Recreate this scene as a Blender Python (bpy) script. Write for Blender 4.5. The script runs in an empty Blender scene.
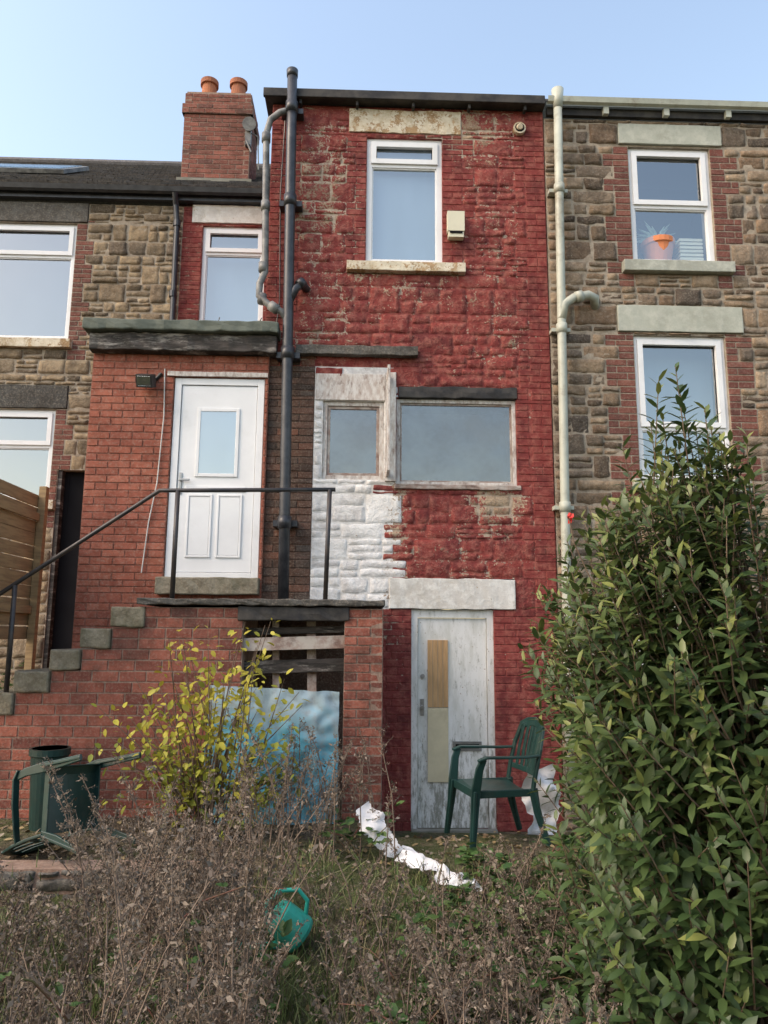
import bpy, math, random
import numpy as np
from mathutils import Matrix, Vector, noise as mn
random.seed(7); rng=np.random.default_rng(7)
R=random.random; U=random.uniform
SC=bpy.context.scene
SC.view_settings.view_transform='Standard'
try: SC.view_settings.look='None'
except: pass
SC.view_settings.exposure=0

# ------------------------------------------------------------------ node helpers
class NT:
    def __init__(s,name):
        s.m=bpy.data.materials.new(name); s.m.use_nodes=True; s.t=s.m.node_tree
        s.b=s.t.nodes["Principled BSDF"]; s.out=s.t.nodes["Material Output"]
        s.tc=s.n("ShaderNodeTexCoord").outputs["Object"]
        a=s.n("ShaderNodeAttribute"); a.attribute_name="Col"
        sp=s.n("ShaderNodeSeparateColor"); s.l(a.outputs["Color"],sp.inputs[0])
        s.R,s.G,s.B=sp.outputs[0],sp.outputs[1],sp.outputs[2]; s.A=a.outputs["Alpha"]
    def n(s,t): return s.t.nodes.new(t)
    def l(s,a,b): s.t.links.new(a,b)
    def set(s,sock,v):
        if isinstance(v,bpy.types.NodeSocket): s.l(v,sock)
        else:
            if isinstance(v,(tuple,list)) and len(v)==3 and sock.type=='RGBA': v=(*v,1)
            sock.default_value=v
    def noise(s,scale,detail=4,rough=.6,vec=None,stretch=None):
        n=s.n("ShaderNodeTexNoise"); v=vec or s.tc
        if stretch:
            mp=s.n("ShaderNodeMapping"); s.l(v,mp.inputs[0]); mp.inputs["Scale"].default_value=stretch; v=mp.outputs[0]
        s.l(v,n.inputs["Vector"]); n.inputs["Scale"].default_value=scale; n.inputs["Detail"].default_value=detail
        n.inputs["Roughness"].default_value=rough; return n.outputs["Fac"]
    def math(s,op,a,b=0.0,c=None):
        n=s.n("ShaderNodeMath"); n.operation=op; s.set(n.inputs[0],a); s.set(n.inputs[1],b)
        if c is not None: s.set(n.inputs[2],c)
        return n.outputs[0]
    def ss(s,v,a,b,lo=0.0,hi=1.0):
        n=s.n("ShaderNodeMapRange"); n.interpolation_type='SMOOTHSTEP'; s.set(n.inputs[0],v)
        for i,x in ((1,a),(2,b),(3,lo),(4,hi)): n.inputs[i].default_value=x
        return n.outputs[0]
    def mix(s,f,a,b,mode='MIX'):
        n=s.n("ShaderNodeMix"); n.data_type='RGBA'; n.blend_type=mode; s.set(n.inputs[0],f); s.set(n.inputs[6],a); s.set(n.inputs[7],b)
        return n.outputs[2]
    def ramp(s,f,cols):
        n=s.n("ShaderNodeValToRGB"); s.l(f,n.inputs[0]); cr=n.color_ramp
        k=len(cols)
        while len(cr.elements)<k: cr.elements.new(.5)
        for i,c in enumerate(cols):
            cr.elements[i].position=i/(k-1); cr.elements[i].color=(*c,1)
        return n.outputs[0]
    def bump(s,h,st=.5,d=.01):
        n=s.n("ShaderNodeBump"); n.inputs["Strength"].default_value=st; n.inputs["Distance"].default_value=d
        s.l(h,n.inputs["Height"]); s.l(n.outputs[0],s.b.inputs["Normal"])
    def fin(s,col,rough=.8,spec=.3,metal=0):
        s.set(s.b.inputs["Base Color"],col); s.set(s.b.inputs["Roughness"],rough)
        s.b.inputs["Specular IOR Level"].default_value=spec; s.b.inputs["Metallic"].default_value=metal
        return s.m

def masonry_mat(name,under,paint=None,thr=.62,edgew=.1,sootk=.5,rough=.85,bumpd=.012,biasw=1.0,sootcol=(.045,.04,.035),dk=.35):
    k=NT(name)
    u=k.ramp(k.R,under)
    n1=k.noise(11,4,.72); n2=k.noise(48,3,.7); n4=k.noise(2.6,4,.7)
    u=k.mix(k.ss(n1,.35,.65,0,.7),u,k.mix(1,u,(.55,.50,.46),'MULTIPLY'))
    u=k.mix(k.ss(n2,.45,.75,0,.35),u,(.40,.35,.28))
    if paint:
        p=k.mix(k.ss(n4,.35,.65),paint[0],paint[1])
        p=k.mix(k.math('MULTIPLY',k.G,.55),p,k.mix(1,p,(.62,.60,.62),'MULTIPLY'))
        p=k.mix(k.ss(n1,.42,.66,0,.75),p,paint[2])
        p=k.mix(k.ss(n2,.52,.72,0,dk),p,k.mix(1,p,(.45,.42,.42),'MULTIPLY'))
        n5=k.noise(6.5,5,.78)
        v=k.math('ADD',k.math('MULTIPLY',n5,.66),k.math('MULTIPLY',n2,.34))
        v=k.math('ADD',v,k.math('MULTIPLY',k.B,edgew))
        v=k.math('ADD',v,k.math('MULTIPLY',k.A,biasw))
        f=k.ss(v,thr,thr+.045)
        col=k.mix(f,p,u)
    else: col=u
    so=k.ss(n4,.47,.70,0,sootk)
    col=k.mix(so,col,sootcol)
    k.bump(k.math('ADD',n1,k.math('MULTIPLY',n2,.35)),.9,bumpd)
    return k.fin(col,rough,.2)

RED=((.250,.052,.044),(.182,.038,.037),(.34,.128,.100))
m_redstone=masonry_mat("red_painted_stone",[(.28,.19,.13),(.48,.37,.26),(.40,.31,.22)],RED,.568,.05,sootk=.32,bumpd=.030,sootcol=(.08,.030,.028))
m_redmort=masonry_mat("red_painted_mortar",[(.38,.31,.24),(.48,.40,.32)],RED,.530,.0,sootk=.3,biasw=1.7,sootcol=(.08,.030,.028))
m_redbrick=masonry_mat("red_painted_brick",[(.24,.08,.06),(.38,.20,.13)],((.230,.048,.042),(.162,.034,.034),(.31,.108,.085)),.595,.05,sootk=.4,bumpd=.012,sootcol=(.06,.024,.02))
m_white=masonry_mat("white_painted_stone",[(.24,.17,.12),(.40,.30,.20)],((.72,.72,.71),(.64,.63,.61),(.77,.77,.76)),.572,.05,sootk=.22,bumpd=.020,sootcol=(.32,.28,.23),dk=.12)
m_whmort=masonry_mat("white_painted_mortar",[(.32,.26,.2),(.42,.35,.28)],((.70,.70,.68),(.62,.61,.58),(.75,.75,.74)),.578,.0,sootk=.22,sootcol=(.32,.28,.23),dk=.12)
m_soot_shade=masonry_mat("sooty_and_shaded_brick",[(.05,.035,.03),(.13,.07,.05),(.09,.07,.06),(.2,.09,.06)],None,sootk=.6,bumpd=.008)
m_stoneR=masonry_mat("gritstone_blocks",[(.07,.052,.04),(.225,.163,.108),(.345,.26,.175),(.155,.122,.095),(.385,.292,.20),(.235,.16,.104),(.09,.072,.058),(.295,.23,.17)],None,sootk=.5,bumpd=.024,sootcol=(.045,.037,.03))
m_mortR=masonry_mat("lime_mortar",[(.33,.28,.215),(.40,.345,.275)],None,sootk=.25)
m_stoneL=masonry_mat("yellow_gritstone_blocks",[(.095,.075,.052),(.28,.213,.135),(.40,.31,.20),(.20,.158,.11),(.33,.25,.155),(.135,.105,.077)],None,sootk=.48,bumpd=.024)
m_brickR=masonry_mat("dark_red_brick",[(.13,.048,.040),(.20,.072,.055),(.15,.057,.048),(.24,.095,.07)],None,sootk=.4,bumpd=.006)
m_brickP=masonry_mat("porch_brick",[(.33,.108,.070),(.285,.09,.061),(.37,.13,.085)],None,sootk=.22,bumpd=.007,sootcol=(.14,.05,.04))
m_mortP=masonry_mat("porch_mortar",[(.235,.096,.066),(.28,.122,.088)],None,sootk=.2,sootcol=(.12,.045,.035))
m_brickS=masonry_mat("stair_brick",[(.215,.068,.049),(.35,.12,.082),(.28,.092,.066),(.16,.056,.044)],None,sootk=.45,bumpd=.010)
m_mortS=masonry_mat("stair_mortar",[(.27,.18,.14),(.34,.245,.195)],None,sootk=.45)
m_chim=masonry_mat("chimney_brick",[(.24,.080,.057),(.17,.062,.047),(.29,.10,.072),(.12,.05,.042)],None,sootk=.55,bumpd=.008)
m_lintR=masonry_mat("pale_green_painted_stone",[(.3,.27,.2),(.35,.3,.22)],((.43,.45,.385),(.39,.41,.345),(.47,.48,.415)),.70,.0,sootk=.2,bumpd=.004,sootcol=(.2,.19,.16),dk=.15)
m_lintW=masonry_mat("peeling_white_stone",[(.33,.25,.17),(.4,.3,.2)],((.68,.67,.63),(.58,.56,.51),(.73,.73,.70)),.585,.0,sootk=.25,bumpd=.008,sootcol=(.28,.25,.2),dk=.2)
m_lintC=masonry_mat("cream_peeling_stone",[(.34,.22,.11),(.46,.31,.17)],((.64,.58,.45),(.50,.42,.29),(.70,.65,.54)),.50,.0,sootk=.25,bumpd=.008,sootcol=(.2,.14,.09),dk=.2)
m_step=masonry_mat("mossy_step_stone",[(.19,.175,.13),(.27,.24,.18)],None,sootk=.6,bumpd=.016,sootcol=(.06,.065,.035))
m_darkstone=masonry_mat("dark_slate_stone",[(.07,.07,.066),(.12,.115,.105)],None,sootk=.6,bumpd=.012)
m_slate=masonry_mat("roof_slate",[(.085,.09,.10),(.135,.135,.145),(.10,.095,.095),(.155,.15,.15)],None,sootk=.3,bumpd=.004,rough=.6)

def simple(name,c,rough=.5,spec=.4,var=.25,scale=6,c2=None,bump=0,metal=0,dirt=None,dirtk=.5,stretch=None):
    k=NT(name); n=k.noise(scale,4,.65,stretch=stretch)
    c2=c2 or tuple(x*(1-var) for x in c)
    col=k.mix(k.ss(n,.35,.65),c,c2)
    if dirt: col=k.mix(k.ss(k.noise(scale*.6,5,.75,stretch=stretch),.5,.72,0,dirtk),col,dirt)
    if bump: k.bump(k.noise(scale*6,3,.6,stretch=stretch),.5,bump)
    return k.fin(col,rough,spec,metal)
m_upvc=simple("white_upvc",(.75,.76,.77),.3,.5,.05,3,dirt=(.52,.52,.49),dirtk=.35)
m_black=simple("black_cast_iron",(.018,.02,.026),.4,.5,.3,8,c2=(.04,.043,.05),bump=.002)
m_grey=simple("worn_grey_pipe",(.09,.09,.09),.5,.4,.3,6,c2=(.22,.22,.21),bump=.003)
m_whpipe=simple("cream_painted_pipe",(.45,.47,.40),.45,.4,.15,5,dirt=(.20,.17,.12),dirtk=.7)
m_rail=simple("black_railing_paint",(.02,.02,.024),.45,.5,.3,8,c2=(.05,.04,.035))
m_felt=simple("mossy_roof_felt",(.09,.105,.09),.9,.2,.3,4,c2=(.14,.155,.13),bump=.008)
m_wetwood=simple("rotten_black_timber",(.025,.023,.02),.8,.3,.3,5,c2=(.07,.06,.055),bump=.006,dirt=(.45,.42,.38),dirtk=.7,stretch=(1,1,5))
m_eaves=simple("black_eaves_paint",(.022,.022,.024),.7,.3,.3,5,c2=(.06,.055,.05),bump=.004)
m_peelwood=simple("peeling_white_timber",(.60,.58,.55),.7,.3,.2,9,c2=(.44,.38,.34),dirt=(.13,.08,.06),dirtk=.85,bump=.003,stretch=(3,3,1.2))
m_pinkwood=simple("peeling_brown_frame",(.26,.18,.15),.7,.3,.2,8,c2=(.42,.38,.34),dirt=(.10,.05,.04),dirtk=.8,bump=.003)
m_fence=simple("fence_timber",(.34,.235,.12),.75,.3,.3,3,c2=(.24,.16,.085),bump=.003,stretch=(1,1,9))
m_terra=simple("terracotta",(.42,.16,.08),.8,.2,.25,6,c2=(.30,.12,.07),dirt=(.08,.06,.05),dirtk=.6,bump=.003)
m_chairg=simple("dark_green_plastic",(.010,.040,.036),.38,.5,.3,5,dirt=(.07,.075,.06),dirtk=.4)
m_teal=simple("teal_plastic",(.03,.36,.28),.45,.4,.3,5,dirt=(.12,.2,.15),dirtk=.4)
m_whbag=simple("white_plastic_sheet",(.70,.71,.73),.5,.4,.12,6,dirt=(.33,.29,.24),dirtk=.5,bump=.004)
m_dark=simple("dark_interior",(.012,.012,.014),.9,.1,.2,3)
m_curt=simple("pale_blind",(.26,.31,.34),.8,.2,.12,1.2,stretch=(3,1,.6))
m_curtd=simple("dim_curtain",(.05,.06,.07),.8,.2,.5,1.3)
m_curtg=simple("dusty_backing",(.05,.055,.06),.8,.2,.5,1.5)
m_cream=simple("cream_plastic",(.62,.59,.45),.5,.4,.08,4)
m_metal=simple("dull_metal",(.35,.35,.35),.35,.5,.2,9,metal=.8)
m_panelw=simple("raw_plywood",(.48,.30,.145),.6,.3,.2,5,c2=(.37,.23,.11),stretch=(8,8,1))
m_panelc=simple("cream_board",(.60,.53,.36),.6,.3,.12,4,dirt=(.3,.25,.17),dirtk=.4)
m_lampb=simple("black_plastic",(.015,.015,.017),.4,.5,.2,5)
m_cabl=simple("white_cable",(.55,.55,.53),.5,.3,.1,5)
m_conc=simple("rough_concrete",(.24,.23,.20),.9,.2,.3,4,c2=(.17,.17,.14),bump=.01)
m_rose=simple("red_petals",(.6,.04,.03),.5,.3,.3,9)

def door_mat():
    k=NT("grimy_white_door_paint")
    n=k.noise(3,5,.7,stretch=(2.5,1,.7)); n2=k.noise(12,5,.75,stretch=(2,1,.5)); n3=k.noise(40,3,.6)
    c=k.mix(k.ss(n,.4,.65),(.68,.68,.66),(.54,.54,.50))
    sep=k.n("ShaderNodeSeparateXYZ"); k.l(k.tc,sep.inputs[0])
    low=k.ss(sep.outputs[2],.0,1.3,.15,0)
    g=k.ss(k.math('ADD',n2,low),.55,.74,0,.75)
    c=k.mix(g,c,(.13,.13,.09))
    c=k.mix(k.ss(n3,.66,.70,0,.7),c,(.25,.17,.1))
    k.bump(n2,.3,.004); return k.fin(c,.55,.4)
m_door=door_mat()

def glass_mat(name,gl=.28,tint=(.82,.9,.95),rough=.02,dirt=.0,wob=.12):
    k=NT(name); t=k.t
    g=k.n("ShaderNodeBsdfGlossy"); g.inputs["Roughness"].default_value=rough; g.inputs["Color"].default_value=(.92,.97,1,1)
    tr=k.n("ShaderNodeBsdfTransparent"); tr.inputs["Color"].default_value=(*tint,1)
    bp=k.n("ShaderNodeBump"); bp.inputs["Strength"].default_value=wob; bp.inputs["Distance"].default_value=.02
    k.l(k.noise(1.8,2,.5),bp.inputs["Height"]); k.l(bp.outputs[0],g.inputs["Normal"])
    mx=k.n("ShaderNodeMixShader"); mx.inputs[0].default_value=gl; k.l(tr.outputs[0],mx.inputs[1]); k.l(g.outputs[0],mx.inputs[2])
    o=mx.outputs[0]
    if dirt:
        d=k.n("ShaderNodeBsdfDiffuse"); k.set(d.inputs[0],k.mix(k.noise(3,4,.7),(.22,.24,.25),(.12,.13,.13)))
        m2=k.n("ShaderNodeMixShader"); k.l(k.ss(k.noise(2.2,5,.65),.35,.7,dirt*.3,dirt),m2.inputs[0]); k.l(o,m2.inputs[1]); k.l(d.outputs[0],m2.inputs[2]); o=m2.outputs[0]
    k.l(o,k.out.inputs[0]); return k.m
m_glass=glass_mat("window_glass",.27)
m_dglass=glass_mat("dusty_glass",.20,rough=.05,dirt=.36,wob=.3)
def tarp_mat():
    k=NT("translucent_blue_sheeting")
    n=k.noise(3.5,4,.6); sep=k.n("ShaderNodeSeparateXYZ"); k.l(k.tc,sep.inputs[0])
    low=k.ss(k.math('ADD',sep.outputs[2],k.math('MULTIPLY',n,.7)),1.3,1.6)
    c=k.mix(low,(.12,.40,.54),(.36,.48,.54)); c=k.mix(k.ss(k.noise(14,4,.7),.5,.7,0,.5),c,(.30,.34,.34))
    k.fin(c,.22,.6); tr=k.n("ShaderNodeBsdfTransparent"); tr.inputs[0].default_value=(.85,.95,1,1); mx=k.n("ShaderNodeMixShader"); k.l(k.ss(n,.35,.7,.15,.45),mx.inputs[0])
    k.l(k.b.outputs[0],mx.inputs[1]); k.l(tr.outputs[0],mx.inputs[2]); k.l(mx.outputs[0],k.out.inputs[0]); return k.m
m_tarp=tarp_mat()

def leaf_mat(name,cols,rough=.4,spec=.4,trans=.2):
    k=NT(name)
    c=k.ramp(k.R,cols); c=k.mix(k.math('MULTIPLY',k.G,.5),c,k.mix(1,c,(.55,.55,.5),'MULTIPLY'))
    k.fin(c,rough,spec)
    if trans:
        tr=k.n("ShaderNodeBsdfTranslucent"); k.l(c,tr.inputs[0]); mx=k.n("ShaderNodeMixShader"); mx.inputs[0].default_value=trans
        k.l(k.b.outputs[0],mx.inputs[1]); k.l(tr.outputs[0],mx.inputs[2]); k.l(mx.outputs[0],k.out.inputs[0])
    return k.m
m_laurel=leaf_mat("laurel_leaf",[(.032,.060,.022),(.050,.090,.030),(.076,.118,.038),(.118,.155,.045),(.21,.235,.065)],.42,.4,.18)
m_yel=leaf_mat("yellow_leaf",[(.15,.20,.04),(.32,.34,.05),(.48,.44,.06),(.44,.37,.05)],.5,.3,.3)
m_dead=leaf_mat("dead_weed",[(.10,.08,.062),(.17,.136,.107),(.25,.21,.17),(.15,.118,.095),(.33,.285,.235)],.9,.1,0)
m_nettle=leaf_mat("nettle_leaf",[(.045,.10,.028),(.075,.145,.042),(.12,.18,.055)],.5,.3,.2)
m_grass=leaf_mat("grass_blade",[(.07,.12,.032),(.11,.155,.048),(.16,.185,.075),(.28,.25,.14)],.6,.2,0)
m_litter=leaf_mat("fallen_leaf",[(.20,.135,.075),(.34,.26,.13),(.14,.095,.065),(.29,.245,.185)],.7,.2,0)
m_stem=simple("brown_stem",(.12,.08,.055),.8,.2,.3,10,c2=(.19,.14,.10))
m_dstem=simple("dead_stalk",(.22,.17,.13),.9,.1,.3,8,c2=(.13,.095,.075))
m_bram=simple("bramble_stem",(.15,.05,.04),.6,.3,.3,8,c2=(.12,.12,.05))

# ------------------------------------------------------------------ mesh builder
class MB:
    def __init__(s): s.v=[];s.f=[];s.m=[];s.c=[];s.flat=[]
    def add(s,v,f,mi=0,col=None,flat=False):
        o=len(s.v); s.v+=v; s.f+=[tuple(i+o for i in q) for q in f]; s.m+=[mi]*len(f); s.flat+=[flat]*len(f)
        if col is None: col=(R(),R(),0,0)
        s.c+= col if isinstance(col,list) else [col]*len(v)
    def box(s,x0,x1,y0,y1,z0,z1,mi=0,col=None,M=None):
        v=[(x,y,z) for x in (x0,x1) for y in (y0,y1) for z in (z0,z1)]
        if M is not None: v=[tuple(M@Vector(p)) for p in v]
        s.add(v,[(0,1,3,2),(4,6,7,5),(0,4,5,1),(2,3,7,6),(0,2,6,4),(1,5,7,3)],mi,col,True)
    def tube(s,pts,r,mi=0,seg=12,col=None,cap=True):
        pts=[Vector(p) for p in pts]; n=len(pts)
        rr=r if isinstance(r,(list,tuple)) else [r]*n
        v=[];f=[];pu=None
        for i,p in enumerate(pts):
            d=(pts[min(i+1,n-1)]-pts[max(i-1,0)]).normalized()
            if pu is None: pu=Vector((0,1,0)) if abs(d.y)<.9 else Vector((1,0,0))
            a=(pu-d*pu.dot(d)).normalized(); pu=a; b=d.cross(a)
            for k in range(seg):
                t=2*math.pi*k/seg; v.append(tuple(p+(a*math.cos(t)+b*math.sin(t))*rr[i]))
        for i in range(n-1):
            for k in range(seg):
                k2=(k+1)%seg; f.append((i*seg+k,i*seg+k2,(i+1)*seg+k2,(i+1)*seg+k))
        if cap: f.append(tuple(range(seg-1,-1,-1))); f.append(tuple((n-1)*seg+k for k in range(seg)))
        s.add(v,f,mi,col)
    def sweep(s,pts,wv,w,t,mi=0):
        pts=[Vector(p) for p in pts]; n=len(pts); v=[];f=[]
        for i,p in enumerate(pts):
            d=(pts[min(i+1,n-1)]-pts[max(i-1,0)]).normalized()
            a=Vector(wv[i] if isinstance(wv,list) else wv); a=(a-d*a.dot(d)).normalized(); b=d.cross(a)
            ww=w[i] if isinstance(w,list) else w
            for sa,sb in ((-1,-1),(1,-1),(1,1),(-1,1)): v.append(tuple(p+a*sa*ww/2+b*sb*t/2))
        for i in range(n-1):
            for k in range(4): k2=(k+1)%4; f.append((i*4+k,i*4+k2,(i+1)*4+k2,(i+1)*4+k))
        f.append((3,2,1,0)); f.append(tuple((n-1)*4+k for k in range(4))); s.add(v,f,mi)
    def build(s,name,parent=None,mats=(),smooth=False,bevel=0,M=None):
        me=bpy.data.meshes.new(name); v=s.v
        if M is not None: v=[tuple(M@Vector(p)) for p in v]
        me.from_pydata(v,[],s.f); 
        for m in mats: me.materials.append(m)
        me.polygons.foreach_set("material_index",s.m)
        a=me.color_attributes.new("Col",'FLOAT_COLOR','POINT'); a.data.foreach_set("color",np.array(s.c,dtype=np.float32).ravel())
        if smooth: me.polygons.foreach_set("use_smooth",[not q for q in s.flat])
        me.update(); return mkobj(name,me,parent,bevel)
def mkobj(name,me,parent=None,bevel=0):
    ob=bpy.data.objects.new(name,me); SC.collection.objects.link(ob)
    if parent is not None:
        ob.parent=parent; ob.matrix_parent_inverse=Matrix.Translation(-parent.location)
    if bevel:
        b=ob.modifiers.new("Bevel",'BEVEL'); b.width=bevel; b.segments=2; b.limit_method='ANGLE'
    return ob
def empty(name,loc):
    e=bpy.data.objects.new(name,None); e.location=loc; e.empty_display_size=.3; SC.collection.objects.link(e); return e

# ------------------------------------------------------------------ masonry
def nopeel(x,z): return 0.0
def stone(b,a,c,z0,z1,T,mi,rough,proud,bias,rec=.013):
    w=c-a;h=z1-z0
    if w<.02 or h<.015: return
    brick=rough<.002
    e=min(.004 if brick else .011,w*.2,h*.2)
    if brick: nu=1;nv=1
    else: nu=max(2,int(w/.042)); nv=max(2,int(h/.038))
    us=[0]+[e+(w-2*e)*i/nu for i in range(nu+1)]+[w]; vs=[0]+[e+(h-2*e)*i/nv for i in range(nv+1)]+[h]
    NU=len(us);NV=len(vs);v=[];cc=[];r1,r2=R(),R(); pr=proud*(.1+1.2*R()); sx,sy=U(-.012,.012),U(-.016,.010); sd=R()*50
    if brick: sx*=.2; sy*=.1
    for j in range(NV):
        for i in range(NU):
            edge=(i in(0,NU-1)) or (j in (0,NV-1)); uu=a+us[i];zz=z0+vs[j]
            corner=(i in(0,NU-1)) and (j in (0,NV-1))
            if corner: uu+= e*.6 if i==0 else -e*.6; zz+= e*.6 if j==0 else -e*.6
            if brick: y=.0065 if edge else -pr+U(-1,1)*rough+sx*(us[i]/w-.5)+sy*(vs[j]/h-.5)
            else:
                if edge or i in(1,NU-2) or j in (1,NV-2):
                    uu+=mn.noise(Vector((uu*9,zz*9,sd+3)))*.018; zz+=mn.noise(Vector((uu*9,zz*9,sd+9)))*.016
                nn=mn.noise(Vector((uu*8,zz*10,sd)))*rough*1.6+mn.noise(Vector((uu*27,zz*27,sd)))*rough*1.1
                y=rec if edge else min(rec-.007 if rec>.008 else .003,-pr+nn+sx*(us[i]/w-.5)*rough*90+sy*(vs[j]/h-.5)*rough*90)
            v.append(T(uu,y,zz)); cc.append((r1,r2,1.0 if edge else 0.0,bias(uu,zz)))
    f=[(j*NU+i,j*NU+i+1,(j+1)*NU+i+1,(j+1)*NU+i) for j in range(NV-1) for i in range(NU-1)]
    b.add(v,f,mi,cc,brick)
def subtract(iv,a,b):
    out=[]
    for x,y in iv:
        if b<=x or a>=y: out.append((x,y)); continue
        if a>x: out.append((x,a))
        if b<y: out.append((b,y))
    return out
def masonry(b,x0,x1,z0,z1,holes=(),quoins=(),T=None,allbrick=False,S=0,K=1,MO=2,bh=.225,thick=.3,rough=.006,proud=.012,bias=nopeel,pick=None,jit=.012,wr=(.17,.42),split=(1,1,2,2,2,3),rec=.013,soft=None):
    T=T or (lambda u,y,z:(u,y,z))
    hard={z0,z1}
    for h in holes:
        for z in h[2:4]:
            if z0<z<z1: hard.add(z)
    lv=set(hard); z=z0
    while True:
        z+= bh if allbrick else bh*random.choice([.67,1,1,1.33])
        if z>=z1: break
        if all(abs(z-q)>.055 for q in hard): lv.add(z)
    lv=sorted(lv)
    for row,(z,zt) in enumerate(zip(lv[:-1],lv[1:])):
        zc=(z+zt)/2; iv=[(x0,x1)]
        for h in holes:
            if h[2]<zc<h[3]: iv=subtract(iv,h[0],h[1])
        for (a,c) in iv:
            if c-a<.02: continue
            if pick: xs=sorted(set([a,c]+[q for q in pick(None,zc) if a<q<c]))
            else: xs=[a,c]
            for p,q in zip(xs[:-1],xs[1:]):
                mo=pick((p+q)/2,zc)[2] if pick else MO
                n=max(1,int((q-p)/.25)); my=.005
                v=[];cc=[]
                for i in range(n+1):
                    u=p+(q-p)*i/n; v+=[T(u,my,z),T(u,my,zt)]; cc+=[(R(),R(),1.0,bias(u,z)),(R(),R(),1.0,bias(u,zt))]
                b.add(v,[(2*i,2*i+2,2*i+3,2*i+1) for i in range(n)],mo,cc,True)
                v=[T(p,my,z),T(q,my,z),T(q,my,zt),T(p,my,zt),T(p,thick,z),T(q,thick,z),T(q,thick,zt),T(p,thick,zt)]
                b.add(v,[(1,5,6,2),(4,0,3,7),(3,2,6,7),(4,5,1,0)],mo,[(.5,.5,1.0,bias(p,z))]*8,True)
            bi=[]
            if allbrick: bi=[(a,c)]
            else:
                for q in quoins:
                    if q[4]<zc<q[5]:
                        lo,hi=(q[0],q[1]) if row%2 else (q[2],q[3])
                        lo=max(lo,a);hi=min(hi,c)
                        if hi-lo>.03: bi.append((lo,hi))
            st=[(a,c)]
            for lo,hi in bi: st=subtract(st,lo,hi)
            for lo,hi in bi:
                n=max(1,round((zt-z)/.075)); hh=(zt-z)/n
                for r in range(n):
                    x=lo; rr=(int(round((z+r*hh)/.075)))%2; first=True
                    while x<hi-.01:
                        w=.225
                        if first and rr: w=.1125
                        first=False
                        if hi-(x+w)<.07: w=hi-x
                        if w>.3: w=w/2
                        mi=K
                        if pick: mi=pick(x+w/2,z+r*hh)[1]
                        stone(b,x+.003+U(0,.002),x+w-.004-U(0,.002),z+r*hh+.004+U(-.001,.001),z+(r+1)*hh-.005,T,mi,.0012,.002,bias)
                        x+=w
            for lo,hi in st:
                x=lo
                while x<hi-.01:
                    w=U(*wr)
                    if hi-(x+w)<.13: w=hi-x
                    if w>.62: w*=.5
                    Hh=zt-z; n=1
                    if Hh>.15: n=random.choice(split)
                    elif Hh>.1: n=random.choice([1,1,1,2])
                    if n==1: cuts=[0,1]
                    elif n==2: q=random.choice([U(.3,.42),U(.45,.55),U(.58,.7)]); cuts=[0,q,1]
                    else: cuts=[0,U(.28,.36),U(.62,.7),1]
                    for i in range(n):
                        za=z+cuts[i]*Hh; zb=z+cuts[i+1]*Hh; parts=[(x,x+w)]
                        if n>1 and w>.26 and R()<.45: q=x+w*U(.35,.65); parts=[(x,q),(q,x+w)]
                        for p,q in parts:
                            mi=S
                            if pick: mi=pick((p+q)/2,(za+zb)/2)[0]
                            g=.003; ro,rc=(rough,rec) if mi!=soft else (rough*.5,.0065)
                            stone(b,p+g+U(0,jit*.5),q-g-U(0,jit*.5),za+g+U(0,jit*.4),zb-g-U(0,jit*.4),T,mi,ro,proud,bias,rc)
                    x+=w

# ------------------------------------------------------------------ windows
def upvc_window(parent,x0,x1,z0,z1,yf,split=None,curt=m_curt,opener=True,fr=.055,name="window",room=True,cy=.10):
    b=MB()
    d0,d1=yf,yf+.07
    b.box(x0,x0+fr,d0,d1,z0,z1); b.box(x1-fr,x1,d0,d1,z0,z1); b.box(x0+fr,x1-fr,d0,d1,z0,z0+fr); b.box(x0+fr,x1-fr,d0,d1,z1-fr,z1)
    panes=[(z0+fr,z1-fr,False)]
    if split:
        b.box(x0+fr,x1-fr,d0,d1,split-.025,split+.025); panes=[(z0+fr,split-.025,False),(split+.025,z1-fr,opener)]
    for a,c,op in panes:
        xa,xb=x0+fr,x1-fr
        if op:
            s=.045; y0=yf-.022;y1=yf+.04; o=.012
            b.box(xa-o,xa+s,y0,y1,a-o,c+o); b.box(xb-s,xb+o,y0,y1,a-o,c+o); b.box(xa+s,xb-s,y0,y1,a-o,a+s); b.box(xa+s,xb-s,y0,y1,c-s,c+o)
            xa+=s;xb-=s;a+=s;c-=s
        else:
            s=.014; y0=yf+.012;y1=yf+.045
            b.box(xa,xa+s,y0,y1,a,c); b.box(xb-s,xb,y0,y1,a,c); b.box(xa+s,xb-s,y0,y1,a,a+s); b.box(xa+s,xb-s,y0,y1,c-s,c)
        g=yf+.03; t=U(-.004,.004)
        b.add([(xa,g,a),(xb,g+t,a),(xb,g+t,c),(xa,g,c)],[(0,1,2,3)],1)
        k=.007
        for q in ((xa,xa+k,a,c),(xb-k,xb,a,c),(xa+k,xb-k,a,a+k),(xa+k,xb-k,c-k,c)): b.box(q[0],q[1],g-.009,g-.005,q[2],q[3],3)
    cyy=yf+cy
    if curt: b.add([(x0+.01,cyy,z0+.01),(x1-.01,cyy,z0+.01),(x1-.01,cyy,z1-.01),(x0+.01,cyy,z1-.01)],[(0,1,2,3)],2)
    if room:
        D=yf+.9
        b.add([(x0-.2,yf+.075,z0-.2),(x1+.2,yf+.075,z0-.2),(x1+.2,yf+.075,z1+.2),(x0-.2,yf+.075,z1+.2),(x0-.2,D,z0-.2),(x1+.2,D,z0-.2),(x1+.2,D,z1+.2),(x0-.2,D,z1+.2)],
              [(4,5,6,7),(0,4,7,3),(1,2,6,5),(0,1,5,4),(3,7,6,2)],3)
    return b.build(name,parent,[m_upvc,m_glass,curt or m_dark,m_dark],bevel=.004)
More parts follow.
